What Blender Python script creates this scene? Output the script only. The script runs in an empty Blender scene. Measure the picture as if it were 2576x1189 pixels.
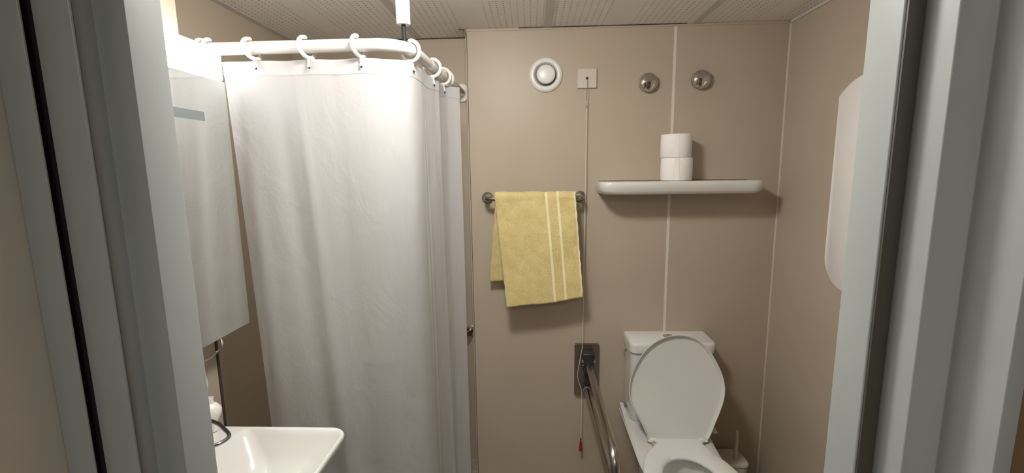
import bpy, bmesh, math, random
from math import pi, sin, cos, radians
from mathutils import Vector, Matrix

random.seed(7)
S = bpy.context.scene
COL = S.collection

# ------------------------------------------------------------------ camera
cam_d = bpy.data.cameras.new('camera')
cam_d.sensor_fit = 'HORIZONTAL'
cam_d.sensor_width = 36.0
cam_d.lens = 36.0 * 1127.94 / 2576.0
cam_d.clip_start = 0.02
cam = bpy.data.objects.new('camera', cam_d)
COL.objects.link(cam)
rt, up, fw = (0.999057, 0.041296, -0.013391), (0.007054, 0.149951, 0.988668), (-0.042836, 0.987831, -0.149518)
cam.matrix_world = Matrix(((rt[0], up[0], -fw[0], 0.0), (rt[1], up[1], -fw[1], -2.15),
                           (rt[2], up[2], -fw[2], 1.56), (0, 0, 0, 1)))
S.camera = cam

# ------------------------------------------------------------------ world, exposure
w = bpy.data.worlds.new('world'); S.world = w; w.use_nodes = True
bg = w.node_tree.nodes['Background']
bg.inputs[0].default_value = (0.80, 0.86, 0.90, 1); bg.inputs[1].default_value = 0.06
S.view_settings.view_transform = 'Standard'
S.view_settings.look = 'None'
S.view_settings.gamma = 1.0
S.view_settings.use_curve_mapping = False
S.view_settings.exposure = -0.38

# unseen fill light added on the hall side to brighten the jambs
ld = bpy.data.lights.new('hall_fill_light', 'AREA'); ld.shape = 'RECTANGLE'
ld.size = 0.5; ld.size_y = 0.5; ld.energy = 18.0; ld.color = (1.0, 0.95, 0.87)
lo = bpy.data.objects.new('hall_fill_light', ld); COL.objects.link(lo)
lo.location = (0.2, -2.95, 2.16)
LAMP_STRENGTH = 13.0          # light bar over the mirror
DOWNLIGHT_STRENGTH = 155.0   # round opal ceiling light near the doorway, just above the picture

# ------------------------------------------------------------------ materials
def new_mat(name):
    m = bpy.data.materials.new(name); m.use_nodes = True
    return m, m.node_tree, m.node_tree.nodes['Principled BSDF']

def N(nt, t, **kw):
    n = nt.nodes.new(t)
    for k, v in kw.items():
        setattr(n, k, v)
    return n

def mat(name, col, rough=0.5, metal=0.0, var=0.04, scale=8.0, bump=0.0, bscale=200.0, coat=0.0, spec=0.5, sss=0.0):
    """Principled with a gentle noise variation of the colour and an optional fine bump."""
    m, nt, b = new_mat(name)
    tc = N(nt, 'ShaderNodeTexCoord')
    no = N(nt, 'ShaderNodeTexNoise'); no.inputs['Scale'].default_value = scale; no.inputs['Detail'].default_value = 4
    nt.links.new(tc.outputs['Object'], no.inputs['Vector'])
    r = N(nt, 'ShaderNodeValToRGB')
    r.color_ramp.elements[0].position = 0.3; r.color_ramp.elements[1].position = 0.7
    r.color_ramp.elements[0].color = tuple(c * (1 - var) for c in col) + (1,)
    r.color_ramp.elements[1].color = tuple(min(1, c * (1 + var)) for c in col) + (1,)
    nt.links.new(no.outputs['Fac'], r.inputs['Fac'])
    nt.links.new(r.outputs['Color'], b.inputs['Base Color'])
    b.inputs['Roughness'].default_value = rough; b.inputs['Metallic'].default_value = metal
    b.inputs['Coat Weight'].default_value = coat; b.inputs['Coat Roughness'].default_value = 0.05
    b.inputs['Specular IOR Level'].default_value = spec
    if bump:
        n2 = N(nt, 'ShaderNodeTexNoise'); n2.inputs['Scale'].default_value = bscale; n2.inputs['Detail'].default_value = 3
        nt.links.new(tc.outputs['Object'], n2.inputs['Vector'])
        bp = N(nt, 'ShaderNodeBump'); bp.inputs['Strength'].default_value = bump; bp.inputs['Distance'].default_value = 0.002
        nt.links.new(n2.outputs['Fac'], bp.inputs['Height'])
        nt.links.new(bp.outputs['Normal'], b.inputs['Normal'])
    return m

M_WALL = mat('tan_laminate', (0.47, 0.398, 0.312), 0.42, var=0.03, scale=3, bump=0.03, bscale=500, spec=0.35)
M_SEAM = mat('pale_joint_filler', (0.70, 0.64, 0.56), 0.6)
M_GAP = mat('dark_joint', (0.05, 0.038, 0.027), 0.7)
M_FRAME = mat('grey_painted_steel', (0.33, 0.355, 0.345), 0.36, var=0.05, scale=5, bump=0.04, bscale=320)
M_SEAL = mat('black_rubber_seal', (0.012, 0.011, 0.012), 0.7)
M_OLIVE = mat('olive_step_shade', (0.055, 0.052, 0.036), 0.6)  # dark olive stands for the shade on the right door step
M_HALL = mat('hall_beige_wall', (0.52, 0.475, 0.41), 0.6)
M_BROWN = mat('hall_brown_wall', (0.17, 0.11, 0.055), 0.5, scale=2)
M_FLOOR = mat('grey_vinyl_floor', (0.34, 0.32, 0.29), 0.5, var=0.2, scale=60)
M_TBAR = mat('ceiling_bar', (0.56, 0.535, 0.50), 0.5)
M_CERAMIC = mat('white_ceramic', (0.74, 0.73, 0.71), 0.10, var=0.01, coat=0.6)
M_SHELF = mat('white_shelf_ceramic', (0.68, 0.665, 0.635), 0.2, var=0.02, coat=0.4)
M_PLASTIC = mat('white_plastic', (0.83, 0.82, 0.79), 0.28, var=0.01)
M_SEAT = mat('white_seat_plastic', (0.76, 0.755, 0.735), 0.22, var=0.01)
M_LID = mat('white_lid_plastic', (0.70, 0.71, 0.68), 0.25, var=0.01)
M_SWITCH = mat('cream_plastic', (0.62, 0.56, 0.48), 0.35, var=0.01)
M_ROD = mat('white_enamelled_tube', (0.68, 0.67, 0.63), 0.18, var=0.01, coat=0.3)
M_RING = mat('white_ring_plastic', (0.70, 0.69, 0.665), 0.3, var=0.01)
M_BLACK = mat('black_metal', (0.012, 0.012, 0.013), 0.6, spec=0.2)
M_CHROME = mat('chrome', (0.62, 0.61, 0.60), 0.07, metal=1.0, var=0.01)
M_STEEL = mat('brushed_steel', (0.42, 0.385, 0.35), 0.26, metal=1.0, var=0.05, scale=20)
M_PLATE = mat('steel_brown_reflection', (0.24, 0.195, 0.155), 0.33, metal=0.85, var=0.06, scale=15)  # stainless plate; the brown it reflects is put into the base colour
M_DARKPL = mat('charcoal_plastic', (0.022, 0.025, 0.026), 0.35)
M_TAP = mat('dark_chrome', (0.36, 0.38, 0.40), 0.12, metal=1.0, var=0.01)
M_RED = mat('red_plastic', (0.34, 0.008, 0.016), 0.35)
M_REDRING = mat('red_ring', (0.25, 0.01, 0.01), 0.4)
M_BLUERING = mat('blue_ring', (0.02, 0.035, 0.09), 0.4)
M_CORD = mat('cream_cord', (0.66, 0.60, 0.51), 0.7)
M_CORD2 = mat('grey_brown_cord', (0.16, 0.135, 0.11), 0.7)
M_PAPER = mat('toilet_paper', (0.86, 0.845, 0.82), 0.9, var=0.02, scale=60, bump=0.35, bscale=260)
M_CARD = mat('cardboard_core', (0.42, 0.33, 0.22), 0.8)
M_PANEL = mat('white_wall_panel', (0.94, 0.93, 0.91), 0.35, var=0.005)
M_BRUSH = mat('offwhite_plastic', (0.62, 0.585, 0.50), 0.35, var=0.02)
M_TAN = mat('tan_hinge_buffer', (0.52, 0.36, 0.24), 0.5)
M_MINT = mat('mint_plastic', (0.45, 0.66, 0.60), 0.35)
M_HOLE = mat('black_hole', (0.004, 0.004, 0.004), 0.8)
M_THROAT = mat('grey_throat', (0.16, 0.15, 0.135), 0.6)
M_FROST = mat('frosted_glass', (0.17, 0.195, 0.20), 0.5, var=0.01)
M_HOUSING = mat('white_housing', (0.72, 0.73, 0.72), 0.4)

m, nt, b = new_mat('mirror_glass'); M_MIRROR = m
b.inputs['Base Color'].default_value = (0.80, 0.83, 0.81, 1); b.inputs['Metallic'].default_value = 1.0
b.inputs['Roughness'].default_value = 0.015

m, nt, b = new_mat('lamp_diffuser'); M_LAMP = m
b.inputs['Base Color'].default_value = (0.9, 0.9, 0.9, 1)
b.inputs['Emission Color'].default_value = (1.0, 0.985, 0.97, 1); b.inputs['Emission Strength'].default_value = LAMP_STRENGTH

m, nt, b = new_mat('downlight_diffuser'); M_DOWN = m
b.inputs['Emission Color'].default_value = (1.0, 0.965, 0.91, 1); b.inputs['Emission Strength'].default_value = DOWNLIGHT_STRENGTH

# perforated acoustic ceiling boards, 62 cm wide, small holes in rows
m, nt, b = new_mat('perforated_ceiling'); M_CEIL = m
tc = N(nt, 'ShaderNodeTexCoord'); sx = N(nt, 'ShaderNodeSeparateXYZ')
nt.links.new(tc.outputs['Object'], sx.inputs[0])
def math_n(op, a, bb=None):
    n = N(nt, 'ShaderNodeMath', operation=op)
    for i, v in enumerate((a, bb)):
        if v is None: continue
        if isinstance(v, (int, float)): n.inputs[i].default_value = v
        else: nt.links.new(v, n.inputs[i])
    return n.outputs[0]
def cell(out, pitch):
    f = math_n('FRACT', math_n('DIVIDE', math_n('ADD', out, 10.0), pitch))
    return math_n('MULTIPLY', math_n('SUBTRACT', f, 0.5), pitch)
cx, cy = cell(sx.outputs[0], 0.0265), cell(sx.outputs[1], 0.021)
dist = math_n('SQRT', math_n('ADD', math_n('MULTIPLY', cx, cx), math_n('MULTIPLY', cy, cy)))
hole = math_n('LESS_THAN', dist, 0.0026)
board = math_n('FRACT', math_n('DIVIDE', math_n('ADD', sx.outputs[0], 10.0 - 0.08 + 0.006), 0.645))
inner = math_n('MULTIPLY', math_n('GREATER_THAN', board, 0.075), math_n('LESS_THAN', board, 0.925))
fac = math_n('MULTIPLY', hole, inner)
mx = N(nt, 'ShaderNodeMix', data_type='RGBA')
mx.inputs['A'].default_value = (0.82, 0.79, 0.745, 1); mx.inputs['B'].default_value = (0.10, 0.085, 0.07, 1)
nt.links.new(fac, mx.inputs['Factor']); nt.links.new(mx.outputs['Result'], b.inputs['Base Color'])
b.inputs['Roughness'].default_value = 0.65

# shower curtain cloth: white, slightly see-through, finely crinkled
m, nt, b = new_mat('white_curtain_cloth'); M_CLOTH = m
tc = N(nt, 'ShaderNodeTexCoord')
n1 = N(nt, 'ShaderNodeTexNoise'); n1.inputs['Scale'].default_value = 9.0; n1.inputs['Detail'].default_value = 5
n1.inputs['Distortion'].default_value = 1.2
mp = N(nt, 'ShaderNodeMapping'); mp.inputs['Scale'].default_value = (1, 1, 0.55)
nt.links.new(tc.outputs['Object'], mp.inputs[0]); nt.links.new(mp.outputs[0], n1.inputs['Vector'])
n2 = N(nt, 'ShaderNodeTexNoise'); n2.inputs['Scale'].default_value = 70.0; n2.inputs['Detail'].default_value = 4
nt.links.new(tc.outputs['Object'], n2.inputs['Vector'])
ad = N(nt, 'ShaderNodeMath', operation='MULTIPLY_ADD'); ad.inputs[1].default_value = 0.10
nt.links.new(n2.outputs['Fac'], ad.inputs[0]); nt.links.new(n1.outputs['Fac'], ad.inputs[2])
bp = N(nt, 'ShaderNodeBump'); bp.inputs['Strength'].default_value = 0.42; bp.inputs['Distance'].default_value = 0.012
nt.links.new(ad.outputs[0], bp.inputs['Height']); nt.links.new(bp.outputs[0], b.inputs['Normal'])
b.inputs['Base Color'].default_value = (0.66, 0.66, 0.675, 1); b.inputs['Roughness'].default_value = 0.6
b.inputs['Specular IOR Level'].default_value = 0.3
tr = N(nt, 'ShaderNodeBsdfTranslucent'); tr.inputs['Color'].default_value = (0.82, 0.81, 0.79, 1)
nt.links.new(bp.outputs[0], tr.inputs['Normal'])
ms = N(nt, 'ShaderNodeMixShader'); ms.inputs[0].default_value = 0.46
nt.links.new(b.outputs[0], ms.inputs[1]); nt.links.new(tr.outputs[0], ms.inputs[2])
nt.links.new(ms.outputs[0], nt.nodes['Material Output'].inputs['Surface'])

# terry towel with two flat woven stripes (u coordinate of the cloth)
m, nt, b = new_mat('yellow_terry'); M_TERRY = m
tc = N(nt, 'ShaderNodeTexCoord'); uv = N(nt, 'ShaderNodeUVMap'); uv.uv_map = 'UVMap'
su = N(nt, 'ShaderNodeSeparateXYZ'); nt.links.new(uv.outputs[0], su.inputs[0])
def band(a, c):
    return math_n('MULTIPLY', math_n('GREATER_THAN', su.outputs[0], a), math_n('LESS_THAN', su.outputs[0], c))
stripe = math_n('ADD', math_n('ADD', band(0.622, 0.653), band(0.762, 0.793)), band(0.978, 1.01))
n1 = N(nt, 'ShaderNodeTexNoise'); n1.inputs['Scale'].default_value = 190; n1.inputs['Detail'].default_value = 4
n1.inputs['Distortion'].default_value = 1.6
n2 = N(nt, 'ShaderNodeTexNoise'); n2.inputs['Scale'].default_value = 22; n2.inputs['Detail'].default_value = 3
for n in (n1, n2): nt.links.new(tc.outputs['Object'], n.inputs['Vector'])
r = N(nt, 'ShaderNodeValToRGB'); r.color_ramp.elements[0].position = 0.33; r.color_ramp.elements[1].position = 0.66
r.color_ramp.elements[0].color = (0.66, 0.52, 0.20, 1); r.color_ramp.elements[1].color = (0.88, 0.75, 0.37, 1)
mixn = math_n('ADD', math_n('MULTIPLY', n1.outputs['Fac'], 0.65), math_n('MULTIPLY', n2.outputs['Fac'], 0.35))
nt.links.new(mixn, r.inputs['Fac'])
mx = N(nt, 'ShaderNodeMix', data_type='RGBA'); mx.inputs['B'].default_value = (0.90, 0.81, 0.50, 1)
nt.links.new(stripe, mx.inputs['Factor']); nt.links.new(r.outputs[0], mx.inputs['A'])
nt.links.new(mx.outputs['Result'], b.inputs['Base Color'])
hgt = math_n('MULTIPLY', mixn, math_n('SUBTRACT', 1.0, math_n('MULTIPLY', stripe, 0.7)))
bp = N(nt, 'ShaderNodeBump'); bp.inputs['Strength'].default_value = 0.9; bp.inputs['Distance'].default_value = 0.007
nt.links.new(hgt, bp.inputs['Height']); nt.links.new(bp.outputs[0], b.inputs['Normal'])
b.inputs['Roughness'].default_value = 0.95; b.inputs['Specular IOR Level'].default_value = 0.1
b.inputs['Sheen Weight'].default_value = 0.25

# ------------------------------------------------------------------ mesh helpers
def add_box(bm, a, c, bev=0.0, seg=3):
    t = bmesh.new()
    x0, y0, z0 = (min(p, q) for p, q in zip(a, c)); x1, y1, z1 = (max(p, q) for p, q in zip(a, c))
    bmesh.ops.create_cube(t, size=1.0)
    bmesh.ops.scale(t, vec=(x1 - x0, y1 - y0, z1 - z0), verts=t.verts)
    bmesh.ops.translate(t, vec=((x0 + x1) / 2, (y0 + y1) / 2, (z0 + z1) / 2), verts=t.verts)
    if bev:
        bmesh.ops.bevel(t, geom=list(t.edges), offset=bev, segments=seg, profile=0.5, affect='EDGES')
    me = bpy.data.meshes.new('tmp'); t.to_mesh(me); t.free(); bm.from_mesh(me); bpy.data.meshes.remove(me)
    return bm

def box(a, c, bev=0.0, seg=3):
    return add_box(bmesh.new(), a, c, bev, seg)

def add_loft(bm, loops, cap0=True, cap1=True, closed=True):
    vs = [[bm.verts.new(p) for p in L] for L in loops]
    n = len(loops[0])
    for i in range(len(vs) - 1):
        for j in range(n if closed else n - 1):
            k = (j + 1) % n
            try: bm.faces.new((vs[i][j], vs[i][k], vs[i + 1][k], vs[i + 1][j]))
            except ValueError: pass
    if cap0: bm.faces.new(list(reversed(vs[0])))
    if cap1: bm.faces.new(vs[-1])
    bmesh.ops.recalc_face_normals(bm, faces=bm.faces)
    return bm

def loft(loops, cap0=True, cap1=True, closed=True):
    return add_loft(bmesh.new(), loops, cap0, cap1, closed)

def spline(pts, n=10):
    """Catmull-Rom through pts"""
    P = [Vector(p) for p in pts]; out = []
    for i in range(len(P) - 1):
        p0, p1, p2, p3 = P[max(i - 1, 0)], P[i], P[i + 1], P[min(i + 2, len(P) - 1)]
        for k in range(n):
            t = k / n
            out.append(0.5 * ((2 * p1) + (p2 - p0) * t + (2 * p0 - 5 * p1 + 4 * p2 - p3) * t * t + (3 * p1 - p0 - 3 * p2 + p3) * t ** 3))
    out.append(P[-1]); return out

def add_tube(bm, pts, r, seg=16, closed=False, caps=True):
    P = [Vector(p) for p in pts]; n = len(P); loops = []
    nrm = None
    for i in range(n):
        if closed: t = P[(i + 1) % n] - P[i - 1]
        else: t = P[min(i + 1, n - 1)] - P[max(i - 1, 0)]
        t.normalize()
        if nrm is None:
            nrm = t.orthogonal().normalized()
        nrm = (nrm - t * nrm.dot(t)).normalized()
        bn = t.cross(nrm)
        rr = r[i] if isinstance(r, (list, tuple)) else r
        loops.append([P[i] + (nrm * cos(2 * pi * k / seg) + bn * sin(2 * pi * k / seg)) * rr for k in range(seg)])
    if closed: loops.append(loops[0])
    if closed: return add_loft(bm, loops, False, False)
    return add_loft(bm, loops, caps, caps)

def tube(pts, r, seg=16, closed=False):
    return add_tube(bmesh.new(), pts, r, seg, closed)

def add_lathe(bm, prof, org, axis='Z', seg=40):
    """prof: list of (radius, height) turned about an axis through org"""
    o = Vector(org); ax = {'X': (Vector((0, 1, 0)), Vector((0, 0, 1)), Vector((1, 0, 0))),
                           'Y': (Vector((0, 0, 1)), Vector((1, 0, 0)), Vector((0, -1, 0))),
                           'Z': (Vector((1, 0, 0)), Vector((0, 1, 0)), Vector((0, 0, 1)))}[axis]
    loops = [[o + ax[0] * (max(rad, 1e-5) * cos(2 * pi * k / seg)) + ax[1] * (max(rad, 1e-5) * sin(2 * pi * k / seg)) + ax[2] * h
              for k in range(seg)] for rad, h in prof]
    return add_loft(bm, loops)

def lathe(prof, org, axis='Z', seg=40):
    return add_lathe(bmesh.new(), prof, org, axis, seg)

def rrect(x0, y0, x1, y1, r, n=8):
    """rounded rectangle outline in 2-D, r one radius or four (x0y0, x1y0, x1y1, x0y1)"""
    if not isinstance(r, (tuple, list)): r = (r,) * 4
    out = []
    for (cx, cy, a0, rr) in ((x0 + r[0], y0 + r[0], pi, r[0]), (x1 - r[1], y0 + r[1], 1.5 * pi, r[1]),
                             (x1 - r[2], y1 - r[2], 0, r[2]), (x0 + r[3], y1 - r[3], 0.5 * pi, r[3])):
        for k in range(n + 1):
            a = a0 + k / n * pi / 2
            out.append((cx + rr * cos(a), cy + rr * sin(a)))
    return out

def lerp(a, b, t): return a + (b - a) * t

def obj(name, bm, material, parent=None, smooth=35, mods=()):
    me = bpy.data.meshes.new(name)
    if parent is not None:
        bmesh.ops.translate(bm, vec=-world_loc(parent), verts=bm.verts)
    bm.normal_update(); bm.to_mesh(me); bm.free()
    if smooth:
        me.shade_smooth(); me.set_sharp_from_angle(angle=radians(smooth))
    me.materials.append(material)
    o = bpy.data.objects.new(name, me); COL.objects.link(o)
    if parent is not None: o.parent = parent
    return o

def world_loc(o):
    v = Vector(o.location)
    while o.parent is not None:
        o = o.parent; v = v + Vector(o.location)
    return v

def thing(name, label, cat, loc, group=None):
    o = bpy.data.objects.new(name, None); COL.objects.link(o)
    o.location = loc; o.empty_display_size = 0.05
    return tag(o, label, cat, group)

def tag(o, label, cat, group=None):
    o['label'] = label; o['category'] = cat
    if group: o['group'] = group
    return o

def struct(name, bm, material, label=None, smooth=0):
    o = obj(name, bm, material, None, smooth); o['kind'] = 'structure'
    if label: o['label'] = label
    return o

# ------------------------------------------------------------------ the room
FL = -0.045                     # floor level
HC = 2.19                       # ceiling height
struct('floor', box((-1.35, -3.4, FL - 0.06), (1.6, 0.30, FL)), M_FLOOR)
struct('ceiling', box((-1.35, -3.4, HC), (1.6, 0.30, HC + 0.06)), M_CEIL)
struct('wall_back', box((-0.288, 0.0, FL), (1.155, 0.129, HC)), M_WALL)
struct('wall_shower_back', box((-1.30, 0.13, FL), (1.30, 0.25, HC)), M_WALL)
struct('wall_right', box((1.155, -1.58, FL), (1.28, 0.129, HC)), M_WALL)
struct('wall_shower_left', box((-1.30, -0.84, FL), (-1.175, 0.129, HC)), M_WALL)
struct('wall_left', box((-1.30, -1.58, FL), (-1.0, -0.84, HC)), M_WALL)
# front wall with the doorway; the hall lies on its other side
fwl = box((-1.30, -1.668, FL), (-0.5745, -1.581, HC))
struct('wall_front_left', fwl, M_WALL)
fwr = box((0.475, -1.72, FL), (1.28, -1.581, HC))
struct('wall_front_right', fwr, M_BROWN)
struct('wall_front_over_door', box((-0.573, -1.70, 2.0605), (0.474, -1.581, HC)), M_WALL)
struct('wall_hall_left', box((-0.70, -3.4, FL), (-0.5695, -1.671, HC)), M_HALL)
struct('wall_hall_right', box((1.22, -3.4, FL), (1.32, -1.721, HC)), M_BROWN)

# ceiling bars between the boards, joints and corner trims
k = 0
def trim(bm, material, label=None):
    global k
    k += 1
    return struct('trim_%d' % k, bm, material, label)
for bx in (-1.18 + 0.017, -0.541, 0.080, 0.737):
    trim(box((bx - 0.0175, -1.57, HC - 0.0025), (bx + 0.0175, 0.129 if bx < -0.3 else -0.002, HC - 0.0002)), M_TBAR)
trim(box((0.646, -0.0012, FL), (0.659, 0.0, HC - 0.012)), M_SEAM)
trim(box((-0.29, -0.004, HC - 0.011), (1.154, -0.0002, HC - 0.004)), M_WALL)
trim(box((-0.05, -0.006, HC - 0.0035), (0.70, -0.0005, HC - 0.0005)), M_GAP)
trim(box((-0.70, 0.122, HC - 0.004), (-0.292, 0.1295, HC - 0.001)), M_GAP)
trim(box((1.1495, -0.006, FL), (1.1548, -0.0005, HC - 0.012)), M_SEAM)
trim(box((1.148, -1.57, HC - 0.012), (1.1548, -0.008, HC - 0.0005)), M_TBAR)
# dark edge strips at the two shower corners
trim(box((-0.2935, -0.002, FL), (-0.2885, 0.128, HC - 0.03)), M_WALL)
trim(box((-0.2895, -0.0022, FL), (-0.2872, -0.0004, HC - 0.02)), M_GAP)
trim(box((-1.0, -0.843, FL), (-0.9975, -0.833, 1.50)), M_GAP)
# little angle left on the ceiling at the shower corner
h = bmesh.new(); add_box(h, (-0.325, -0.003, HC - 0.003), (-0.302, 0.0, HC - 0.0005)); add_box(h, (-0.305, -0.003, HC - 0.003), (-0.302, 0.022, HC - 0.0005))
trim(h, M_GAP)

# ------------------------------------------------------------------ door frame
# plan outlines (x, y) of the stepped steel jambs, extruded to the head
YC = -2.15
def prism(outline, z0, z1, bev=0.0):
    bm = bmesh.new()
    lo_, hi_ = [(x, y, z0) for x, y in outline], [(x, y, z1) for x, y in outline]
    add_loft(bm, [lo_, hi_])
    if bev:
        es = [e for e in bm.edges if abs(e.verts[0].co.z - e.verts[1].co.z) > 0.1]
        bmesh.ops.bevel(bm, geom=es, offset=bev, segments=3, profile=0.5, affect='EDGES')
    return bm

door = bpy.data.objects.new('door_1', None); COL.objects.link(door)
door.location = (0, -1.6, 0); door['kind'] = 'structure'
door['label'] = 'grey painted steel door frame around the bathroom doorway'
HD = 2.06
jr = [(0.400, YC + 0.580), (0.400, YC + 0.527), (0.4205, YC + 0.527), (0.4205, YC + 0.4846), (0.457, YC + 0.4846),
      (0.457, YC + 0.425), (0.474, YC + 0.425), (0.474, YC + 0.58)]
obj('jamb', prism(jr, FL, HD, 0.0016), M_FRAME, door, 30)
jl1 = [(-0.461, YC + 0.580), (-0.461, YC + 0.5245), (-0.4977, YC + 0.5245), (-0.4977, YC + 0.4995),
       (-0.573, YC + 0.4995), (-0.573, YC + 0.58)]
obj('jamb', prism(jl1, FL, HD, 0.0016), M_FRAME, door, 30)
jl2 = [(-0.4905, YC + 0.4925), (-0.4905, YC + 0.489), (-0.533, YC + 0.489), (-0.533, YC + 0.4925)]
obj('architrave', prism(jl2, FL, HD, 0.0012), M_FRAME, door, 30)
obj('seal', prism([(-0.509, YC + 0.4994), (-0.509, YC + 0.4927), (-0.572, YC + 0.4927), (-0.572, YC + 0.4994)], FL, HD), M_SEAL, door)
jl3 = [(-0.535, YC + 0.478), (-0.5690, YC + 0.478), (-0.5690, YC + 0.481), (-0.535, YC + 0.481)]
obj('architrave', prism(jl3, FL, HD, 0.001), M_FRAME, door, 30)
obj('seal', prism([(-0.543, YC + 0.4925), (-0.543, YC + 0.4812), (-0.5722, YC + 0.4812), (-0.5722, YC + 0.4925)], FL, HD), M_SEAL, door)
obj('seal', prism([(0.402, YC + 0.5265), (0.402, YC + 0.5235), (0.405, YC + 0.5215), (0.4165, YC + 0.5215), (0.4195, YC + 0.5235), (0.4195, YC + 0.5265)], FL, HD), M_OLIVE, door)  # seal widened over the step, with the step's shade in its colour
obj('head', box((-0.4605, YC + 0.527, HD - 0.03), (0.3995, YC + 0.58, HD), 0.0016), M_FRAME, door, 30)

# ------------------------------------------------------------------ ceiling light
cl = thing('ceiling_light', 'round opal ceiling light near the doorway', 'ceiling light', (-0.16, -1.10, HC))
obj('base_ring', lathe([(0.10, -0.0005), (0.10, -0.012), (0.122, -0.012), (0.125, -0.006), (0.125, -0.0005)], (-0.16, -1.10, HC), 'Z', 40), M_PLASTIC, cl)
obj('diffuser', lathe([(0.110, -0.0125), (0.112, -0.030), (0.104, -0.052), (0.082, -0.070), (0.045, -0.080), (0.0, -0.083)], (-0.16, -1.10, HC), 'Z', 40), M_DOWN, cl)

# ------------------------------------------------------------------ illuminated mirror on the left wall
XM = -0.905
mir = thing('mirror', 'frameless rectangular wall mirror with a bright white light bar along its top', 'mirror', (-1.0, -1.12, 1.08))
for yb_ in (-1.30, -1.0):
    obj('bracket', box((-0.9995, yb_ - 0.02, 1.20), (XM - 0.0055, yb_ + 0.02, 1.72), 0.003), M_HOUSING, mir)
obj('lamp_back', box((-0.9995, -1.40, 1.835), (-0.9855, -0.84, 1.905), 0.002), M_HOUSING, mir)
obj('mirror_glass', box((XM - 0.005, -1.43, 1.083), (XM, -0.803, 1.824), 0.0008, 1), M_MIRROR, mir)
obj('frosted_strip', box((XM - 0.0002, -1.32, 1.702), (XM + 0.0004, -0.904, 1.727)), M_FROST, mir)
obj('light_bar', box((-0.985, -1.43, 1.8265), (XM + 0.004, -0.812, 1.913), 0.004, 2), M_LAMP, mir)['label'] = 'glowing white light bar'
lev = spline([(-0.915, -0.935, 1.088), (-0.904, -0.938, 1.072), (-0.895, -0.955, 1.062), (-0.883, -0.985, 1.066), (-0.868, -1.02, 1.068),
              (-0.853, -1.065, 1.074), (-0.8485, -1.10, 1.0785), (-0.846, -1.13, 1.079), (-0.85, -1.20, 1.077), (-0.87, -1.26, 1.08), (-0.91, -1.275, 1.088)], 8)
obj('tilt_handle', tube(lev, 0.0032, 10), M_CHROME, mir)['label'] = 'thin bent chrome rod under the mirror'

st = bmesh.new()
sp = spline([(-0.848, -1.095, 1.078), (-0.8475, -1.095, 1.05), (-0.8475, -1.090, 1.02), (-0.847, -1.094, 1.005)], 6)
loops = []
for i, p in enumerate(sp):
    t = i / (len(sp) - 1); wd = lerp(0.004, 0.011, t) * (1.0 if t < 0.9 else (1 - ((t - 0.9) / 0.1) ** 2 * 0.75))
    loops.append([p + Vector((0.0025 * cos(a), wd * sin(a), 0)) for a in [2 * pi * q / 12 for q in range(12)]])
tag(obj('hanging_strap', loft(loops), M_MINT), 'narrow mint green strap hanging from the rod below the mirror', 'strap')

# ------------------------------------------------------------------ washbasin
ZB = 0.83
wb = thing('washbasin', 'white ceramic washbasin with thin rim in front of the shower curtain', 'sink', (-1.0, -1.245, 0.70))
def ring_at(x0, y0, x1, y1, r, z):
    return [(x, y, z) for x, y in rrect(x0, y0, x1, y1, r, 8)]
R4 = (0.012, 0.045, 0.045, 0.012)
loops = [ring_at(-0.998, -1.40, -0.70, -1.09, (0.01, 0.06, 0.06, 0.01), ZB - 0.165),
         ring_at(-0.998, -1.44, -0.63, -1.05, (0.01, 0.06, 0.06, 0.01), ZB - 0.15),
         ring_at(-0.998, -1.487, -0.560, -1.005, (0.012, 0.05, 0.05, 0.012), ZB - 0.07),
         ring_at(-0.998, -1.513, -0.532, -0.979, R4, ZB - 0.022),
         ring_at(-0.998, -1.516, -0.527, -0.975, R4, ZB - 0.008),
         ring_at(-0.998, -1.515, -0.5275, -0.9755, R4, ZB - 0.003),
         ring_at(-0.997, -1.512, -0.530, -0.978, R4, ZB)]
obj('outer_bowl', loft(loops, True, False), M_CERAMIC, wb, 60)
RI = (0.035, 0.035, 0.035, 0.035)
top = [ring_at(-0.997, -1.512, -0.530, -0.978, R4, ZB),
       ring_at(-0.845, -1.505, -0.537, -0.985, (0.03, 0.036, 0.036, 0.03), ZB - 0.0004),
       ring_at(-0.838, -1.502, -0.540, -0.988, (0.03, 0.035, 0.035, 0.03), ZB - 0.003),
       ring_at(-0.825, -1.496, -0.546, -0.995, (0.035, 0.035, 0.035, 0.035), ZB - 0.016),
       ring_at(-0.795, -1.475, -0.572, -1.020, (0.05,) * 4, ZB - 0.060),
       ring_at(-0.770, -1.450, -0.605, -1.050, (0.06,) * 4, ZB - 0.095),
       ring_at(-0.740, -1.38, -0.650, -1.120, (0.04,) * 4, ZB - 0.112),
       ring_at(-0.71, -1.26, -0.69, -1.24, (0.008,) * 4, ZB - 0.116)]
obj('basin', loft(top, False, True), M_CERAMIC, wb, 60)
obj('drain', lathe([(0.0, 0.001), (0.018, 0.001), (0.022, -0.001), (0.022, -0.004)], (-0.70, -1.25, ZB - 0.114)), M_CHROME, wb)
obj('waste_pipe', tube([(-0.70, -1.25, ZB - 0.14), (-0.70, -1.25, 0.50), (-0.72, -1.25, 0.46), (-0.80, -1.25, 0.45), (-0.999, -1.25, 0.45)], 0.018), M_PLASTIC, wb)

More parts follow.
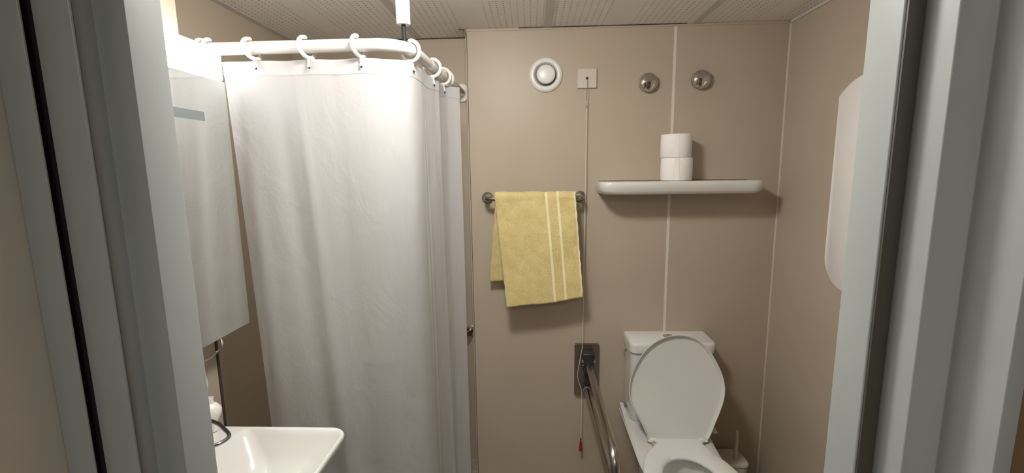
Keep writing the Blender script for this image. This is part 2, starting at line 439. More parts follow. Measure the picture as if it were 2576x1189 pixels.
tap = thing('tap', 'dark chrome tap with a large open loop lever on the washbasin', 'tap', (-0.915, -1.22, ZB))
obj('body', lathe([(0.026, 0.0), (0.026, 0.004), (0.021, 0.008), (0.021, 0.085), (0.019, 0.092), (0.0, 0.094)], (-0.915, -1.22, ZB)), M_TAP, tap)
obj('spout', tube(spline([(-0.91, -1.22, ZB + 0.05), (-0.86, -1.22, ZB + 0.06), (-0.81, -1.22, ZB + 0.055), (-0.795, -1.22, ZB + 0.042)], 6), 0.011), M_TAP, tap)
lp = [(-0.905, -1.200, 0.924), (-0.880, -1.150, 0.926), (-0.850, -1.113, 0.93), (-0.803, -1.125, 0.93), (-0.765, -1.151, 0.93), (-0.741, -1.170, 0.93),
      (-0.731, -1.186, 0.93), (-0.733, -1.202, 0.93), (-0.746, -1.219, 0.93), (-0.79, -1.245, 0.93), (-0.85, -1.25, 0.927), (-0.905, -1.235, 0.924)]
obj('loop_lever', tube(spline(lp, 8), 0.0048, 14), M_TAP, tap)

tag(obj('vase', lathe([(0.012, 0.0), (0.015, 0.002), (0.0135, 0.010), (0.0125, 0.022), (0.018, 0.034), (0.0255, 0.048), (0.0275, 0.058),
                       (0.0255, 0.068), (0.018, 0.078), (0.0105, 0.084), (0.0095, 0.092), (0.0105, 0.100), (0.0088, 0.1005), (0.007, 0.094), (0.007, 0.06), (0.0, 0.058)],
                      (-0.914, -1.0, ZB + 0.0005)), M_PLASTIC), 'small white round-bellied vase at the back of the washbasin', 'vase')

# ------------------------------------------------------------------ curtain rod
ZR = 1.93; RR = 0.019
rod = thing('curtain_rod', 'white L-shaped tube carrying the shower curtain, hung from the ceiling', 'curtain rod', (-0.36, -0.70, ZR))
path = [Vector((-1.174, -0.76, ZR)), Vector((-0.9, -0.76, ZR)), Vector((-0.47, -0.76, ZR))]
ang = radians(90 - 2.8)
c0 = Vector((-0.462, -0.665, ZR)); rb = 0.095
for i in range(13):
    a = -pi / 2 + ang * i / 12
    path.append(c0 + Vector((rb * cos(a), rb * sin(a), 0)))
path.append(Vector((-0.3665 + 0.030, 0.05, ZR))); path.append(Vector((-0.333, 0.1285, ZR)))
obj('tube', tube(path, RR, 28), M_ROD, rod)
fl = rrect(-0.366, ZR - 0.043, -0.302, ZR + 0.043, 0.0315, 8)
obj('wall_flange', loft([[(x, 0.1298, z) for x, z in fl], [(x, 0.120, z) for x, z in fl],
                         [(lerp(x, -0.334, 0.12), 0.1165, lerp(z, ZR, 0.10)) for x, z in fl]]), M_PLASTIC, rod)
fl = rrect(-0.803, ZR - 0.043, -0.717, ZR + 0.043, 0.03, 8)
obj('wall_flange', loft([[(-1.1748, y, z) for y, z in fl], [(-1.165, y, z) for y, z in fl]]), M_PLASTIC, rod)
sxp, syp = -0.385, -0.715
obj('ceiling_sleeve', lathe([(0.019, 1.998), (0.0212, 2.002), (0.0212, HC - 0.001)], (sxp, syp, 0)), M_PLASTIC, rod)
obj('hanger_bar', lathe([(0.0068, ZR + 0.012), (0.0068, 2.003)], (sxp, syp, 0)), M_BLACK, rod)['label'] = 'black hanger bar'

# ------------------------------------------------------------------ shower curtain
top_path = [(-0.941, -0.752), (-0.905, -0.757), (-0.845, -0.761), (-0.76, -0.757), (-0.675, -0.761), (-0.60, -0.757), (-0.518, -0.761), (-0.46, -0.758),
            (-0.41, -0.738), (-0.374, -0.700), (-0.363, -0.62), (-0.368, -0.53), (-0.354, -0.45), (-0.342, -0.415), (-0.360, -0.36), (-0.345, -0.295), (-0.325, -0.272), (-0.290, -0.252)]
bot_path = [(-0.887, -0.748), (-0.84, -0.756), (-0.74, -0.753), (-0.65, -0.766), (-0.55, -0.760), (-0.46, -0.766),
            (-0.41, -0.742), (-0.368, -0.705), (-0.352, -0.62), (-0.368, -0.53), (-0.340, -0.45), (-0.325, -0.415), (-0.360, -0.36), (-0.345, -0.30), (-0.320, -0.275), (-0.289, -0.248)]
def resample(pts, n):
    P = spline([(x, y, 0) for x, y in pts], 12)
    L = [0.0]
    for i in range(1, len(P)): L.append(L[-1] + (P[i] - P[i - 1]).length)
    out = []; j = 0
    for i in range(n):
        s = L[-1] * i / (n - 1)
        while j < len(L) - 2 and L[j + 1] < s: j += 1
        t = (s - L[j]) / max(L[j + 1] - L[j], 1e-9)
        out.append(P[j].lerp(P[j + 1], min(max(t, 0), 1)))
    return out
NS, NT = 330, 110
TP, BP = resample(top_path, NS), resample(bot_path, NS)
ZT, ZBOT = 1.8935, 0.08
FOLDS = [(0.05, 0.030, 0.006, 0.0), (0.145, 0.030, -0.008, 0.07), (0.21, 0.022, 0.007, 0.06), (0.31, 0.032, -0.004, 0.02), (0.40, 0.036, 0.004, 0.0),
         (0.52, 0.030, 0.003, 0.0), (0.64, 0.012, -0.005, 0.0), (0.69, 0.011, 0.005, 0.0)]
rnd = random.Random(3)
ph = [rnd.uniform(0, 6.28) for _ in range(10)]
def curtain_pt(i, t, off=0.0):
    s = i / (NS - 1)
    e = t ** 0.8
    p = TP[i].lerp(BP[i], e)
    a, bq = max(i - 2, 0), min(i + 2, NS - 1)
    tg = (TP[bq].lerp(BP[bq], e) - TP[a].lerp(BP[a], e)).normalized()
    nr = Vector((tg.y, -tg.x, 0))
    f = min(1.0, t * 4.0)
    d = 0.0007 * (1 - 0.6 * f) * sin(s * 88 + ph[0]) * (0.5 + 0.5 * sin(s * 19 + ph[8]))
    # a few broad folds that drift sideways as they fall
    for (s0, wd, a0, dr) in FOLDS:
        c = s0 + dr * t
        wv = wd * (0.7 + 0.6 * t)
        d += a0 * (0.25 + 0.75 * f) * math.exp(-((s - c) / wv) ** 2)
    d += 0.0016 * f * sin(s * 31 + ph[1] + 2.0 * t) + 0.0007 * f * sin(s * 57 + ph[2] - 3.1 * t)
    d += 0.0013 * sin(s * 23 + ph[3]) * sin(t * 9 + ph[4]) + 0.0007 * sin(s * 60 + 13 * t + ph[5]) * sin(t * 21 + ph[6])
    edge = min(1.0, s / 0.03, (1 - s) / 0.05)
    d *= max(edge, 0.15)
    z = lerp(ZT, ZBOT, t)
    z -= (1 - t) * 0.0022 * (0.5 - 0.5 * cos(s * 2 * pi * 7.4))
    q = p + nr * (d + off)
    return (q.x, q.y, z)
bm = bmesh.new()
g = [[bm.verts.new(curtain_pt(i, (j / NT) ** 1.15)) for i in range(NS)] for j in range(NT + 1)]
for j in range(NT):
    for i in range(NS - 1):
        bm.faces.new((g[j][i], g[j + 1][i], g[j + 1][i + 1], g[j][i + 1]))
cur = thing('shower_curtain', 'white cloth shower curtain hanging from rings around the shower corner', 'shower curtain', (-0.6, -0.6, 0.08))
obj('curtain_cloth', bm, M_CLOTH, cur, 180)
# sewn double hem along the top
bm = bmesh.new()
rows = [(0.0, 0.0005), (0.0002, 0.0010), (0.004, 0.0012), (0.012, 0.0012), (0.0205, 0.0012), (0.0225, 0.0016), (0.0238, 0.0011), (0.0250, 0.0003)]
g = [[bm.verts.new(curtain_pt(i, t, o)) for i in range(NS)] for t, o in rows]
for j in range(len(rows) - 1):
    for i in range(NS - 1):
        bm.faces.new((g[j][i], g[j + 1][i], g[j + 1][i + 1], g[j][i + 1]))
obj('top_hem', bm, M_CLOTH, cur, 60)

# ------------------------------------------------------------------ curtain rings
ring_spots = [(-0.990, -0.76, -8, -4, 'furthest left of the curtain rings, mostly behind the mirror light bar'),
              (-0.966, -0.76, -6, -4, 'white curtain ring showing just above the end of the light bar'),
              (-0.836, -0.763, -20, -15, 'white ring nearest the right end of the light bar on the front rod'),
              (-0.668, -0.763, -20, -9, 'middle one of the three white rings spread along the front rod'),
              (-0.510, -0.763, -18, -9, 'white curtain ring on the front rod just before it bends'),
              (-0.3712, -0.694, 70, -4, 'white curtain ring round the bend of the rod below the black hanger bar'),
              (-0.3560, -0.455, 84, 0, 'white curtain ring on the side rod just past the bend'),
              (-0.3475, -0.300, 84, 0, 'white curtain ring on the side rod, second past the bend'),
              (-0.3452, -0.250, 84, 0, 'white curtain ring nearest the rod flange on the back wall')]
def ring_mesh():
    bm = bmesh.new()
    R_, n = 0.0305, 34
    pts = []
    for i in range(n + 1):
        a = radians(100) - radians(322) * i / n
        pts.append((0, -R_ * cos(a), R_ * sin(a)))
    rad = [0.0060] * (n + 1); rad[0] = rad[-1] = 0.0042
    add_tube(bm, pts, rad, 14)
    return bm
def hook_mesh():
    bm = bmesh.new()
    add_tube(bm, [(0, -0.001, -0.031), (0, -0.004, -0.044), (0, -0.0045, -0.055)], [0.0042, 0.0030, 0.0032], 10)
    add_lathe(bm, [(0.0, 0.0), (0.0042, 0.0005), (0.0042, 0.003), (0.0, 0.0036)], (0, -0.0055, -0.0555), 'Y', 14)
    return bm
def eye_mesh():
    return lathe([(0.0, 0.0), (0.0036, 0.0), (0.0036, 0.0016), (0.0, 0.0016)], (0, -0.0048, -0.0605), 'Y', 14)
proto = None
for (x, y, rz, ry, lab) in ring_spots:
    if proto is None:
        e = thing('curtain_ring', lab, 'curtain ring', (0, 0, 0), 'rings on the curtain rod')
        obj('ring', ring_mesh(), M_RING, e); obj('hook', hook_mesh(), M_RING, e); obj('eyelet', eye_mesh(), M_BLACK, e)
        proto = e
    else:
        e = proto.copy(); COL.objects.link(e); e['label'] = lab
        for ch in list(proto.children):
            c = ch.copy(); COL.objects.link(c); c.parent = e
    e.location = (x, y, 1.9265); e.rotation_euler = (0, radians(ry), radians(rz))

# ------------------------------------------------------------------ shower grab bar peeping out past the curtain
gb = thing('grab_bar', 'dark metal flange of a grab bar at the shower corner behind the curtain', 'grab bar', (-0.323, 0.13, 0.71))
obj('flange', lathe([(0.030, 0.0005), (0.030, 0.007), (0.027, 0.009), (0.0, 0.009)], (-0.322, 0.13, 0.71), 'Y'), M_STEEL, gb)
obj('flange', lathe([(0.030, 0.0005), (0.030, 0.007), (0.027, 0.009), (0.0, 0.009)], (-0.95, 0.13, 0.71), 'Y'), M_STEEL, gb)
obj('bar', tube([(-0.327, 0.122, 0.71), (-0.329, 0.09, 0.71), (-0.345, 0.067, 0.71), (-0.375, 0.06, 0.71), (-0.90, 0.06, 0.71), (-0.935, 0.067, 0.71), (-0.95, 0.09, 0.71), (-0.95, 0.122, 0.71)], 0.014), M_STEEL, gb)

# ------------------------------------------------------------------ fittings on the back wall
v = thing('air_valve', 'round white ventilation valve high on the back wall', 'vent', (0.072, 0.0, 1.982))
obj('ring', lathe([(0.076, 0.0005), (0.0765, 0.004), (0.073, 0.009), (0.066, 0.013), (0.060, 0.0145), (0.055, 0.0125), (0.052, 0.007), (0.0505, 0.001)], (0.072, 0.0, 1.982), 'Y', 56), M_PLASTIC, v, 60)
obj('disc', lathe([(0.036, 0.001), (0.0395, 0.009), (0.0425, 0.018), (0.042, 0.022), (0.036, 0.0255), (0.02, 0.0275), (0.0, 0.028)], (0.072, 0.0, 1.982), 'Y', 56), M_PLASTIC, v, 60)
obj('throat', lathe([(0.0500, 0.0003), (0.0500, 0.0012), (0.034, 0.0012)], (0.072, 0.0, 1.982), 'Y', 56), M_THROAT, v)

ps = thing('pull_cord_alarm', 'cream square alarm switch with a long pull cord and red tag on the back wall', 'alarm cord', (0.26, 0.0, 1.962))
pl = rrect(0.2165, 1.919, 0.3035, 2.005, 0.003, 4)
obj('switch_plate', loft([[(x, -0.0003, z) for x, z in pl], [(x, -0.009, z) for x, z in pl], [(lerp(x, 0.26, 0.05), -0.0115, lerp(z, 1.962, 0.05)) for x, z in pl]]), M_SWITCH, ps)
obj('cord_hole', lathe([(0.0058, 0.0), (0.0058, 0.0006)], (0.259, -0.0115, 1.962), 'Y', 20), M_HOLE, ps)
obj('indicator', lathe([(0.0018, 0.0), (0.0018, 0.0006)], (0.2735, -0.0115, 1.962), 'Y', 12), M_HOLE, ps)
obj('upper_cord', tube([(0.259, -0.011, 1.962), (0.259, -0.020, 1.958), (0.2588, -0.028, 1.952), (0.2575, -0.03, 1.90), (0.2562, -0.03, 1.857)], 0.0011, 8), M_CORD2, ps)
con = bmesh.new()
add_tube(con, [(0.2562, -0.03, 1.858), (0.2535, -0.03, 1.851), (0.2538, -0.03, 1.843), (0.2558, -0.03, 1.839)], 0.0013, 8)
add_tube(con, [(0.2562, -0.03, 1.858), (0.2585, -0.03, 1.851), (0.2582, -0.03, 1.843), (0.2558, -0.03, 1.839)], 0.0013, 8)
add_lathe(con, [(0.0026, 1.826), (0.003, 1.829), (0.0026, 1.839)], (0.2556, -0.03, 0), 'Z', 10)
obj('connector', con, M_CHROME, ps)
cp = spline([(0.2556, -0.03, 1.828), (0.2555, -0.03, 1.80), (0.2545, -0.030, 1.452), (0.2515, -0.032, 1.226), (0.2505, -0.032, 1.0), (0.2495, -0.032, 0.792), (0.2475, -0.034, 0.69), (0.2395, -0.042, 0.645),
             (0.231, -0.05, 0.600), (0.2245, -0.05, 0.555), (0.229, -0.045, 0.515), (0.243, -0.036, 0.470), (0.2475, -0.032, 0.435), (0.2465, -0.031, 0.35), (0.2455, -0.03, 0.20)], 8)
obj('cord', tube(cp, [0.0034 if i < 2 else 0.0019 for i in range(len(cp))], 8), M_CORD, ps)
obj('bead', lathe([(0.0, 0.188), (0.0028, 0.190), (0.0028, 0.199), (0.0, 0.201)], (0.2455, -0.03, 0), 'Z', 12), M_BLACK, ps)
obj('red_tag', lathe([(0.0022, 0.190), (0.0046, 0.180), (0.0078, 0.150), (0.0092, 0.131), (0.0085, 0.127), (0.0, 0.126)], (0.2455, -0.03, 0), 'Z', 20), M_RED, ps)['label'] = 'red pull tag'

def knob(x, z, ringmat, lab):
    t = thing('valve_cap', lab, 'valve cap', (x, 0.0, z), 'chrome valve caps on the back wall')
    obj('cap', lathe([(0.030, 0.006), (0.036, 0.008), (0.0405, 0.013), (0.042, 0.020), (0.0405, 0.028), (0.035, 0.035), (0.025, 0.040), (0.012, 0.0425), (0.0, 0.043)], (x, 0, z), 'Y', 48), M_CHROME, t, 80)
    obj('coloured_ring', lathe([(0.034, 0.0005), (0.0385, 0.002), (0.0390, 0.006), (0.034, 0.0085)], (x, 0, z), 'Y', 48), ringmat, t, 80)
knob(0.533, 1.937, M_REDRING, 'chrome dome valve cap with red ring, left of the pale wall joint')
knob(0.768, 1.945, M_BLUERING, 'chrome dome valve cap with dark blue ring, right of the pale wall joint')

# shelf: a ceramic ledge with rounded front corners, thinner towards the bottom
def shelf_out(inset, z, yb=-0.0004):
    x0, x1, d = 0.304 + inset * 0.9, 1.018 - inset * 0.9, 0.178 - inset
    return [(x, y, z) for x, y in rrect(x0, -d, x1, yb, (0.06, 0.06, 0.002, 0.002), 10)]
obj_sh = obj('shelf', loft([shelf_out(0.034, 1.4405), shelf_out(0.022, 1.4395), shelf_out(0.013, 1.443), shelf_out(0.004, 1.456), shelf_out(0.0, 1.475),
                            shelf_out(0.0, 1.490), shelf_out(0.003, 1.4955), shelf_out(0.010, 1.4975), shelf_out(0.016, 1.4955)]), M_SHELF, None, 50)
tag(obj_sh, 'white ceramic wall shelf with rounded ends above the toilet', 'shelf')

def roll(x, y, z0, lab, h=0.1005, r=0.068):
    t = thing('toilet_roll', lab, 'toilet roll', (x, y, z0), 'toilet rolls on the shelf')
    bm = bmesh.new()
    add_lathe(bm, [(0.021, 0.0006), (0.055, 0.0002), (r - 0.002, 0.0004), (r, 0.003), (r + 0.0004, h * 0.5), (r, h - 0.003), (r - 0.002, h - 0.0004), (0.055, h), (0.021, h - 0.0006)], (x, y, z0), 'Z', 64)
    a = 0.5
    add_loft(bm, [[(x + (r + 0.0012) * cos(q), y + (r + 0.0012) * sin(q), z0 + zz) for q in (-2.0, -1.9, -1.8, -1.7)] for zz in (0.001, h - 0.001)], False, False, False)
    obj('paper', bm, M_PAPER, t, 50)
    obj('core', lathe([(0.0212, 0.0), (0.0212, h), (0.0198, h), (0.0198, 0.0)], (x, y, z0), 'Z', 32), M_CARD, t)
roll(0.656, -0.076, 1.4976, 'lower toilet roll of the two stacked on the wall shelf')
roll(0.650, -0.078, 1.5984, 'upper toilet roll of the two stacked on the wall shelf', 0.102, 0.066)

# towel rail and towel
ZT_ = 1.424; YB = -0.092
tr_ = thing('towel_rail', 'dark brushed steel towel rail behind the yellow towel', 'towel rail', (0.013, 0.0, ZT_))
for x in (-0.207, 0.234):
    obj('flange', lathe([(0.0275, 0.0005), (0.0275, 0.006), (0.025, 0.008), (0.0, 0.0085)], (x, 0, ZT_), 'Y', 36), M_STEEL, tr_)
obj('bar', tube(spline([(-0.207, -0.007, ZT_), (-0.206, YB + 0.03, ZT_), (-0.196, YB + 0.008, ZT_), (-0.175, YB, ZT_)], 6) + [Vector((0.2015, YB, ZT_))] +
                spline([(0.21, YB + 0.0005, ZT_), (0.224, YB + 0.008, ZT_), (0.233, YB + 0.03, ZT_), (0.234, -0.007, ZT_)], 6), 0.0115, 20), M_STEEL, tr_)

def towel_grid():
    """cross-section runs up the back, over the bar and down the front; u goes across"""
    bm = bmesh.new(); uvl = bm.loops.layers.uv.new('UVMap')
    nu, nb, na, nf = 70, 40, 14, 70
    rb_ = 0.0215
    rows = []
    rn = random.Random(5)
    for j in range(nb + na + nf + 1):
        row = []
        for i in range(nu + 1):
            u = i / nu
            if j <= nb:                     # back leaf, from its bottom edge upwards
                t = 1 - j / nb
                x = lerp(lerp(-0.164, -0.20155, t), lerp(0.2015, 0.225, t), u)
                z = lerp(ZT_, 1.022 + 0.006 * sin(u * 5), t)
                y = YB + rb_ - 0.0 + 0.018 * t + 0.004 * sin(u * 9 + 1) * t
            elif j <= nb + na:
                a = pi * (j - nb) / na
                x = lerp(-0.164, 0.2015, u)
                y = YB + rb_ * cos(a); z = ZT_ + rb_ * sin(a) * 1.25 + 0.0015 * sin(u * 17)
            else:
                t = (j - nb - na) / nf
                zl, zr = 0.920, 0.967
                x = lerp(lerp(-0.164, -0.116, t), lerp(0.2015, 0.2365, t ** 0.9), u)
                z = lerp(ZT_, lerp(zl, zr, u ** 1.05) + 0.003 * sin(u * 8), t)
                y = YB - rb_ - 0.022 * t + 0.0035 * sin(u * 7 + 2.2 * t) * min(1, 3 * t) + 0.0028 * sin(t * 11 + u * 5) * sin(u * 4 + 1)
            row.append(bm.verts.new((x + 0.0012 * sin(j * 0.7) * (1 if i in (0, nu) else 0), y, z)))
        rows.append(row)
    n = len(rows) - 1
    for j in range(n):
        for i in range(nu):
            f = bm.faces.new((rows[j][i], rows[j + 1][i], rows[j + 1][i + 1], rows[j][i + 1]))
            for lpp, (uu, vv) in zip(f.loops, ((i, j), (i, j + 1), (i + 1, j + 1), (i + 1, j))):
                lpp[uvl].uv = (uu / nu, vv / n)
    bmesh.ops.recalc_face_normals(bm, faces=bm.faces)
    return bm
tw = obj('towel', towel_grid(), M_TERRY, None, 180)
sol = tw.modifiers.new('thickness', 'SOLIDIFY'); sol.thickness = 0.0085; sol.offset = 0.0
tex = bpy.data.textures.new('terry_relief', 'CLOUDS'); tex.noise_scale = 0.013
dm = tw.modifiers.new('relief', 'DISPLACE'); dm.texture = tex; dm.strength = 0.0048; dm.mid_level = 0.5; dm.texture_coords = 'GLOBAL'
tag(tw, 'yellow terry towel with two pale stripes folded over the wall rail', 'towel')

# ------------------------------------------------------------------ drop-down support rail beside the toilet
sr = thing('support_rail', 'fold-down steel support rail with U-shaped end beside the toilet', 'grab rail', (0.272, 0.0, 0.557))
pl = rrect(0.2125, 0.420, 0.334, 0.694, 0.010, 5)
obj('wall_plate', loft([[(x, -0.0004, z) for x, z in pl], [(x, -0.013, z) for x, z in pl], [(lerp(x, 0.273, 0.03), -0.0155, lerp(z, 0.557, 0.013)) for x, z in pl]]), M_PLATE, sr)
hb = bmesh.new()
add_box(hb, (0.247, -0.075, 0.628), (0.305, -0.0155, 0.668), 0.008)
add_box(hb, (0.252, -0.075, 0.566), (0.300, -0.0155, 0.64), 0.006)
add_box(hb, (0.262, -0.05, 0.475), (0.288, -0.0155, 0.575), 0.005)
obj('hinge_block', hb, M_DARKPL, sr)['label'] = 'black hinge block'
for sx_ in (-1, 1):
    xx = 0.276 + sx_ * 0.024
    obj('bolt', lathe([(0.0105, 0.0), (0.0105, 0.004 * 1), (0.008, 0.008), (0.0, 0.0095)], (xx, -0.052, 0.622), 'X', 20) if sx_ > 0 else
        lathe([(0.0, -0.0095), (0.008, -0.008), (0.0105, -0.004), (0.0105, 0.0)], (xx, -0.052, 0.622), 'X', 20), M_CHROME, sr)
    obj('bolt', lathe([(0.0075, 0.0), (0.0075, 0.003), (0.0, 0.0055)], (xx, -0.045, 0.596), 'X', 16) if sx_ > 0 else
        lathe([(0.0, -0.0055), (0.0075, -0.003), (0.0075, 0.0)], (xx, -0.045, 0.596), 'X', 16), M_STEEL, sr)
zu, zl_ = 0.606, 0.474
arc = [(0.2755, -0.700 - 0.066 * sin(a), 0.540 + 0.066 * cos(a)) for a in [pi * q / 16 for q in range(17)]]
obj('rail_tube', tube([(0.2755, -0.060, zu), (0.2755, -0.35, zu), (0.2755, -0.66, zu)] + arc + [(0.274, -0.66, zl_), (0.2715, -0.35, zl_), (0.269, -0.056, zl_)], 0.0155, 24), M_STEEL, sr)
obj('collar', lathe([(0.0165, 0.055), (0.0172, 0.058), (0.0172, 0.066), (0.0165, 0.069)], (0.269, 0.0, zl_), 'Y', 24), M_FROST, sr)
obj('lower_mount', box((0.255, -0.056, zl_ - 0.014), (0.283, -0.0155, zl_ + 0.016), 0.005), M_DARKPL, sr)

# ------------------------------------------------------------------ toilet
ZS = 0.385                      # top of the seat
wc = thing('toilet', 'white close-coupled toilet with its seat lid up against the cistern', 'toilet', (0.64, -0.3, FL))
def cis(x0, x1, d, z, r=0.03):
    return [(x, y, z) for x, y in rrect(x0, -d, x1, -0.001, (r, r, 0.004, 0.004), 8)]
obj('cistern', loft([cis(0.478, 0.828, 0.140, 0.346, 0.035), cis(0.470, 0.836, 0.148, 0.356, 0.035), cis(0.466, 0.840, 0.151, 0.40, 0.035), cis(0.462, 0.842, 0.154, 0.702, 0.035)]), M_CERAMIC, wc, 50)
obj('cistern_lid', loft([cis(0.462, 0.842, 0.155, 0.7035, 0.035), cis(0.455, 0.847, 0.162, 0.708, 0.036), cis(0.4535, 0.8485, 0.1635, 0.742, 0.036),
                         cis(0.456, 0.846, 0.161, 0.752, 0.034), cis(0.461, 0.841, 0.155, 0.757, 0.03)]), M_CERAMIC, wc, 50)
obj('flush_button', lathe([(0.024, 0.0), (0.024, 0.003), (0.020, 0.0045), (0.0, 0.005)], (0.652, -0.070, 0.757), 'Z', 28), M_CHROME, wc)
flv = bmesh.new()
add_lathe(flv, [(0.0, -0.010), (0.007, -0.008), (0.007, 0.001)], (0.4615, -0.045, 0.676), 'X', 16)
add_tube(flv, [(0.4535, -0.045, 0.677), (0.453, -0.050, 0.665), (0.453, -0.056, 0.645)], 0.0035, 10)
obj('flush_lever', flv, M_CHROME, wc)

def pan_out(z, xl, xr, yb, yf, xlb=None, xrb=None):
    """outline of the pan: straight back edge at yb, widening then a round front at yf"""
    xlb = xl if xlb is None else xlb; xrb = xr if xrb is None else xrb
    cxm = (xl + xr) / 2; hw = (xr - xl) / 2; pts = []
    ym = yb - (yb - yf) * 0.50
    L = [(xlb, yb), (lerp(xlb, xl, 0.25), lerp(yb, ym, 0.2)), (lerp(xlb, xl, 0.55), lerp(yb, ym, 0.45)), (lerp(xlb, xl, 0.85), lerp(yb, ym, 0.75))]
    pts += L
    n = 24
    for q in range(n + 1):
        a = pi + pi * q / n
        pts.append((cxm + hw * cos(a), ym + (ym - yf) * sin(a)))
    pts += [(lerp(xrb, xr, 0.85), lerp(yb, ym, 0.75)), (lerp(xrb, xr, 0.55), lerp(yb, ym, 0.45)), (lerp(xrb, xr, 0.25), lerp(yb, ym, 0.2)), (xrb, yb)]
    return [(x, y, z) for x, y in pts]
panl = [pan_out(FL, 0.535, 0.725, -0.12, -0.60), pan_out(FL + 0.02, 0.53, 0.73, -0.10, -0.61), pan_out(0.12, 0.535, 0.725, -0.06, -0.62), pan_out(0.22, 0.50, 0.75, -0.03, -0.70, 0.52, 0.75),
        pan_out(0.30, 0.46, 0.775, -0.015, -0.775, 0.465, 0.80), pan_out(0.335, 0.442, 0.785, -0.012, -0.795, 0.445, 0.82), pan_out(0.352, 0.437, 0.788, -0.010, -0.80, 0.438, 0.826),
        pan_out(0.358, 0.442, 0.783, -0.013, -0.794, 0.443, 0.821), pan_out(0.3592, 0.47, 0.757, -0.05, -0.77, 0.465, 0.80)]
# bowl opening
def oval(cx_, cy_, rx, ry, z, n=33):
    return [(cx_ + rx * cos(a), cy_ + ry * sin(a), z) for a in [pi * 0.5 + 2 * pi * (q + 0.5) / n for q in range(n)]]
np_ = len(panl[0])
bm = loft(panl, True, False)
rim = [bmv for bmv in bm.verts if abs(bmv.co.z - 0.3592) < 1e-5]
# ordered rim -> oval bowl going down inside
rimP = [Vector(p) for p in panl[-1]]
def oval_matched(cx_, cy_, rx, ry, z):
    out = []
    for p in rimP:
        a = math.atan2((p.y - cy_) / ry, (p.x - cx_) / rx)
        out.append((cx_ + rx * cos(a), cy_ + ry * sin(a), z))
    return out
bowl = [[tuple(p) for p in rimP], oval_matched(0.612, -0.56, 0.122, 0.165, 0.3592), oval_matched(0.612, -0.56, 0.118, 0.160, 0.352), oval_matched(0.612, -0.56, 0.120, 0.162, 0.325),
        oval_matched(0.612, -0.555, 0.110, 0.150, 0.27), oval_matched(0.614, -0.52, 0.085, 0.10, 0.19), oval_matched(0.615, -0.48, 0.055, 0.06, 0.13), oval_matched(0.615, -0.47, 0.02, 0.02, 0.115)]
add_loft(bm, bowl, False, True)
bmesh.ops.remove_doubles(bm, verts=bm.verts, dist=1e-5)
bmesh.ops.recalc_face_normals(bm, faces=bm.faces)
obj('pan', bm, M_CERAMIC, wc, 50)
# raised ears of the pan beside the cistern
for x0, x1 in ((0.440, 0.4585), (0.8455, 0.828)):
    ear = bmesh.new()
    prof = [(-0.010, 0.352), (-0.010, 0.386), (-0.03, 0.384), (-0.08, 0.376), (-0.15, 0.366), (-0.22, 0.357), (-0.22, 0.350)]
    add_loft(ear, [[(x0, y, z) for y, z in prof], [(x1, y, z - 0.003) for y, z in prof]])
    obj('pan_side', ear, M_CERAMIC, wc, 40)

# seat ring with its hinge tongue
seat_o = [(0.531, -0.309), (0.533, -0.340), (0.515, -0.365), (0.478, -0.410), (0.452, -0.460), (0.434, -0.520), (0.428, -0.580), (0.436, -0.650), (0.465, -0.715), (0.515, -0.765), (0.57, -0.788),
          (0.612, -0.793), (0.66, -0.788), (0.715, -0.765), (0.765, -0.715), (0.793, -0.650), (0.803, -0.580), (0.795, -0.520), (0.775, -0.460), (0.752, -0.418), (0.740, -0.375), (0.728, -0.342), (0.727, -0.309)]
def dens(pts, n=4):
    out = []
    P = pts
    for i in range(len(P)):
        p0, p1, p2, p3 = (Vector(P[(i + q) % len(P)] ) for q in (-1, 0, 1, 2))
        if i in (len(P) - 1,):
            for t in range(n): out.append(p1.lerp(p2, t / n))
            continue
        for q in range(n):
            t = q / n
            out.append(0.5 * ((2 * p1) + (p2 - p0) * t + (2 * p0 - 5 * p1 + 4 * p2 - p3) * t * t + (3 * p1 - p0 - 3 * p2 + p3) * t ** 3))
    return out
SO = dens(seat_o)
SC = Vector((0.612, -0.580))
def seat_in(rx, ry):
    out = []
    for p in SO:
        a = math.atan2((p.y - SC.y) / ry, (p.x - SC.x) / rx)
        out.append(Vector((SC.x + rx * cos(a), SC.y + ry * sin(a))))
    return out
def shrink(pts, k):
    return [SC + (p - SC) * k for p in pts]
SI = seat_in(0.108, 0.147)
L3 = lambda P, z: [(p.x, p.y, z) for p in P]
ring_l = [L3(SI, ZS - 0.020), L3(SO, ZS - 0.020), L3(SO, ZS - 0.008), L3(shrink(SO, 0.988), ZS - 0.002), L3(shrink(SO, 0.965), ZS), L3([a.lerp(b_, 0.25) for a, b_ in zip(SI, SO)], ZS - 0.0005),
          L3([a.lerp(b_, 0.08) for a, b_ in zip(SI, SO)], ZS - 0.006), L3(SI, ZS - 0.013), L3(SI, ZS - 0.020)]
bm = loft(ring_l, False, False); bmesh.ops.remove_doubles(bm, verts=bm.verts, dist=1e-6)
bmesh.ops.recalc_face_normals(bm, faces=bm.faces)
obj('seat', bm, M_SEAT, wc, 50)
for x in (0.527, 0.734):
    obj('hinge', lathe([(0.009, -0.010), (0.010, -0.007), (0.010, 0.006), (0.009, 0.009)], (x, -0.320, 0.377), 'X', 20), M_PLASTIC, wc)
obj('hinge_buffer', box((0.517, -0.352, 0.360), (0.530, -0.333, 0.376), 0.003), M_TAN, wc)

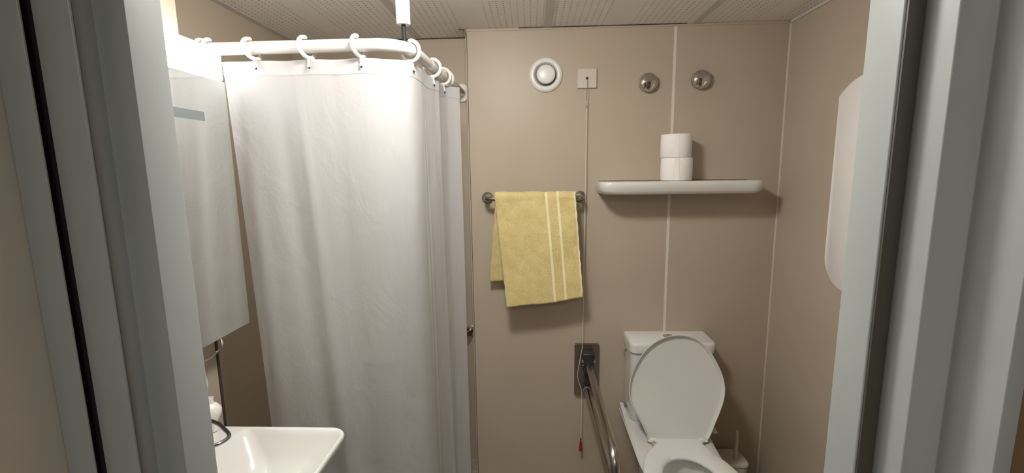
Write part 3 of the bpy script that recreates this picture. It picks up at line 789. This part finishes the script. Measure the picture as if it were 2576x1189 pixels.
# lid, leaning back against the cistern, with a raised rim towards the room
lid_o = [(0.521, 0.368), (0.501, 0.396), (0.476, 0.451), (0.452, 0.494), (0.436, 0.531), (0.431, 0.572), (0.434, 0.604), (0.446, 0.645), (0.470, 0.691), (0.503, 0.736), (0.550, 0.775), (0.599, 0.798),
         (0.652, 0.809), (0.708, 0.804), (0.761, 0.779), (0.802, 0.732), (0.830, 0.680), (0.847, 0.631), (0.851, 0.586), (0.843, 0.542), (0.823, 0.494), (0.799, 0.447), (0.779, 0.407), (0.762, 0.382), (0.739, 0.371)]
LO = dens([Vector((x, z)) for x, z in lid_o], 4)
LC = Vector((0.640, 0.575))
lk = 0.14 / 0.45
nrm = Vector((0, -1, lk)).normalized()
def lid_loop(kx, depth, P=None):
    out = []
    for p in (P or LO):
        q = LC + Vector(((p.x - LC.x) * kx, (p.y - LC.y) * kx))
        v3 = Vector((q.x, -0.325 + (q.y - 0.365) * lk, q.y)) + nrm * depth
        out.append(tuple(v3))
    return out
lidl = [lid_loop(0.90, -0.0265), lid_loop(0.965, -0.024), lid_loop(0.992, -0.014), lid_loop(1.0, -0.002), lid_loop(0.998, 0.0), lid_loop(0.988, 0.0), lid_loop(0.983, -0.002), lid_loop(0.958, -0.019), lid_loop(0.935, -0.021)]
obj('lid', loft(lidl), M_LID, wc, 40)

# ------------------------------------------------------------------ toilet brush
tb = thing('toilet_brush', 'off-white toilet brush in a square holder beside the toilet', 'toilet brush', (0.97, -0.095, FL))
bo = lambda i, z: [(x, y, z) for x, y in rrect(0.905 + i, -0.160 + i, 1.036 - i, -0.030 - i, 0.028, 8)]
obj('holder', loft([bo(0.012, FL + 0.0005), bo(0.008, FL + 0.006), bo(0.003, 0.128), bo(0.003, 0.133)]), M_BRUSH, tb, 50)
obj('holder_lid', loft([bo(0.003, 0.1335), bo(0.0, 0.136), bo(0.0, 0.146), bo(0.003, 0.150), bo(0.008, 0.1505)]), M_BRUSH, tb, 50)
obj('handle', lathe([(0.0085, 0.150), (0.0085, 0.288), (0.0075, 0.295), (0.004, 0.2995), (0.0, 0.3005)], (0.984, -0.112, 0), 'Z', 20), M_BRUSH, tb, 60)

# ------------------------------------------------------------------ white rounded panel on the right wall
def panel_out(k_):
    y0, y1, z0, z1 = -0.380, -0.690, 1.096, 1.868
    pts = []
    yc = (y0 + y1) / 2
    def arc_(cy, cz, r, a0, a1, n=12):
        for q in range(n + 1):
            a = lerp(a0, a1, q / n); pts.append((cy + r * cos(a), cz + r * sin(a)))
    # bottom corners, generously round; top corners wider with a slight shoulder
    arc_(y0 - 0.118, z0 + 0.118, 0.118, 0, -pi / 2)
    arc_(y1 + 0.118, z0 + 0.118, 0.118, -pi / 2, -pi)
    arc_(yc, z1 - 0.235, 0.235, pi - radians(48.7), radians(48.7), 24)
    cz = (z0 + z1) / 2
    return [(lerp(p[0], yc, k_), lerp(p[1], cz, k_)) for p in pts]
pp = panel_out(0.0); p2 = panel_out(0.008)
tag(obj('wall_panel', loft([[(1.1548, y, z) for y, z in pp], [(1.146, y, z) for y, z in pp], [(1.144, y, z) for y, z in p2]]), M_PANEL, None, 40),
    'white rounded upright panel on the right wall behind the door frame', 'wall panel')
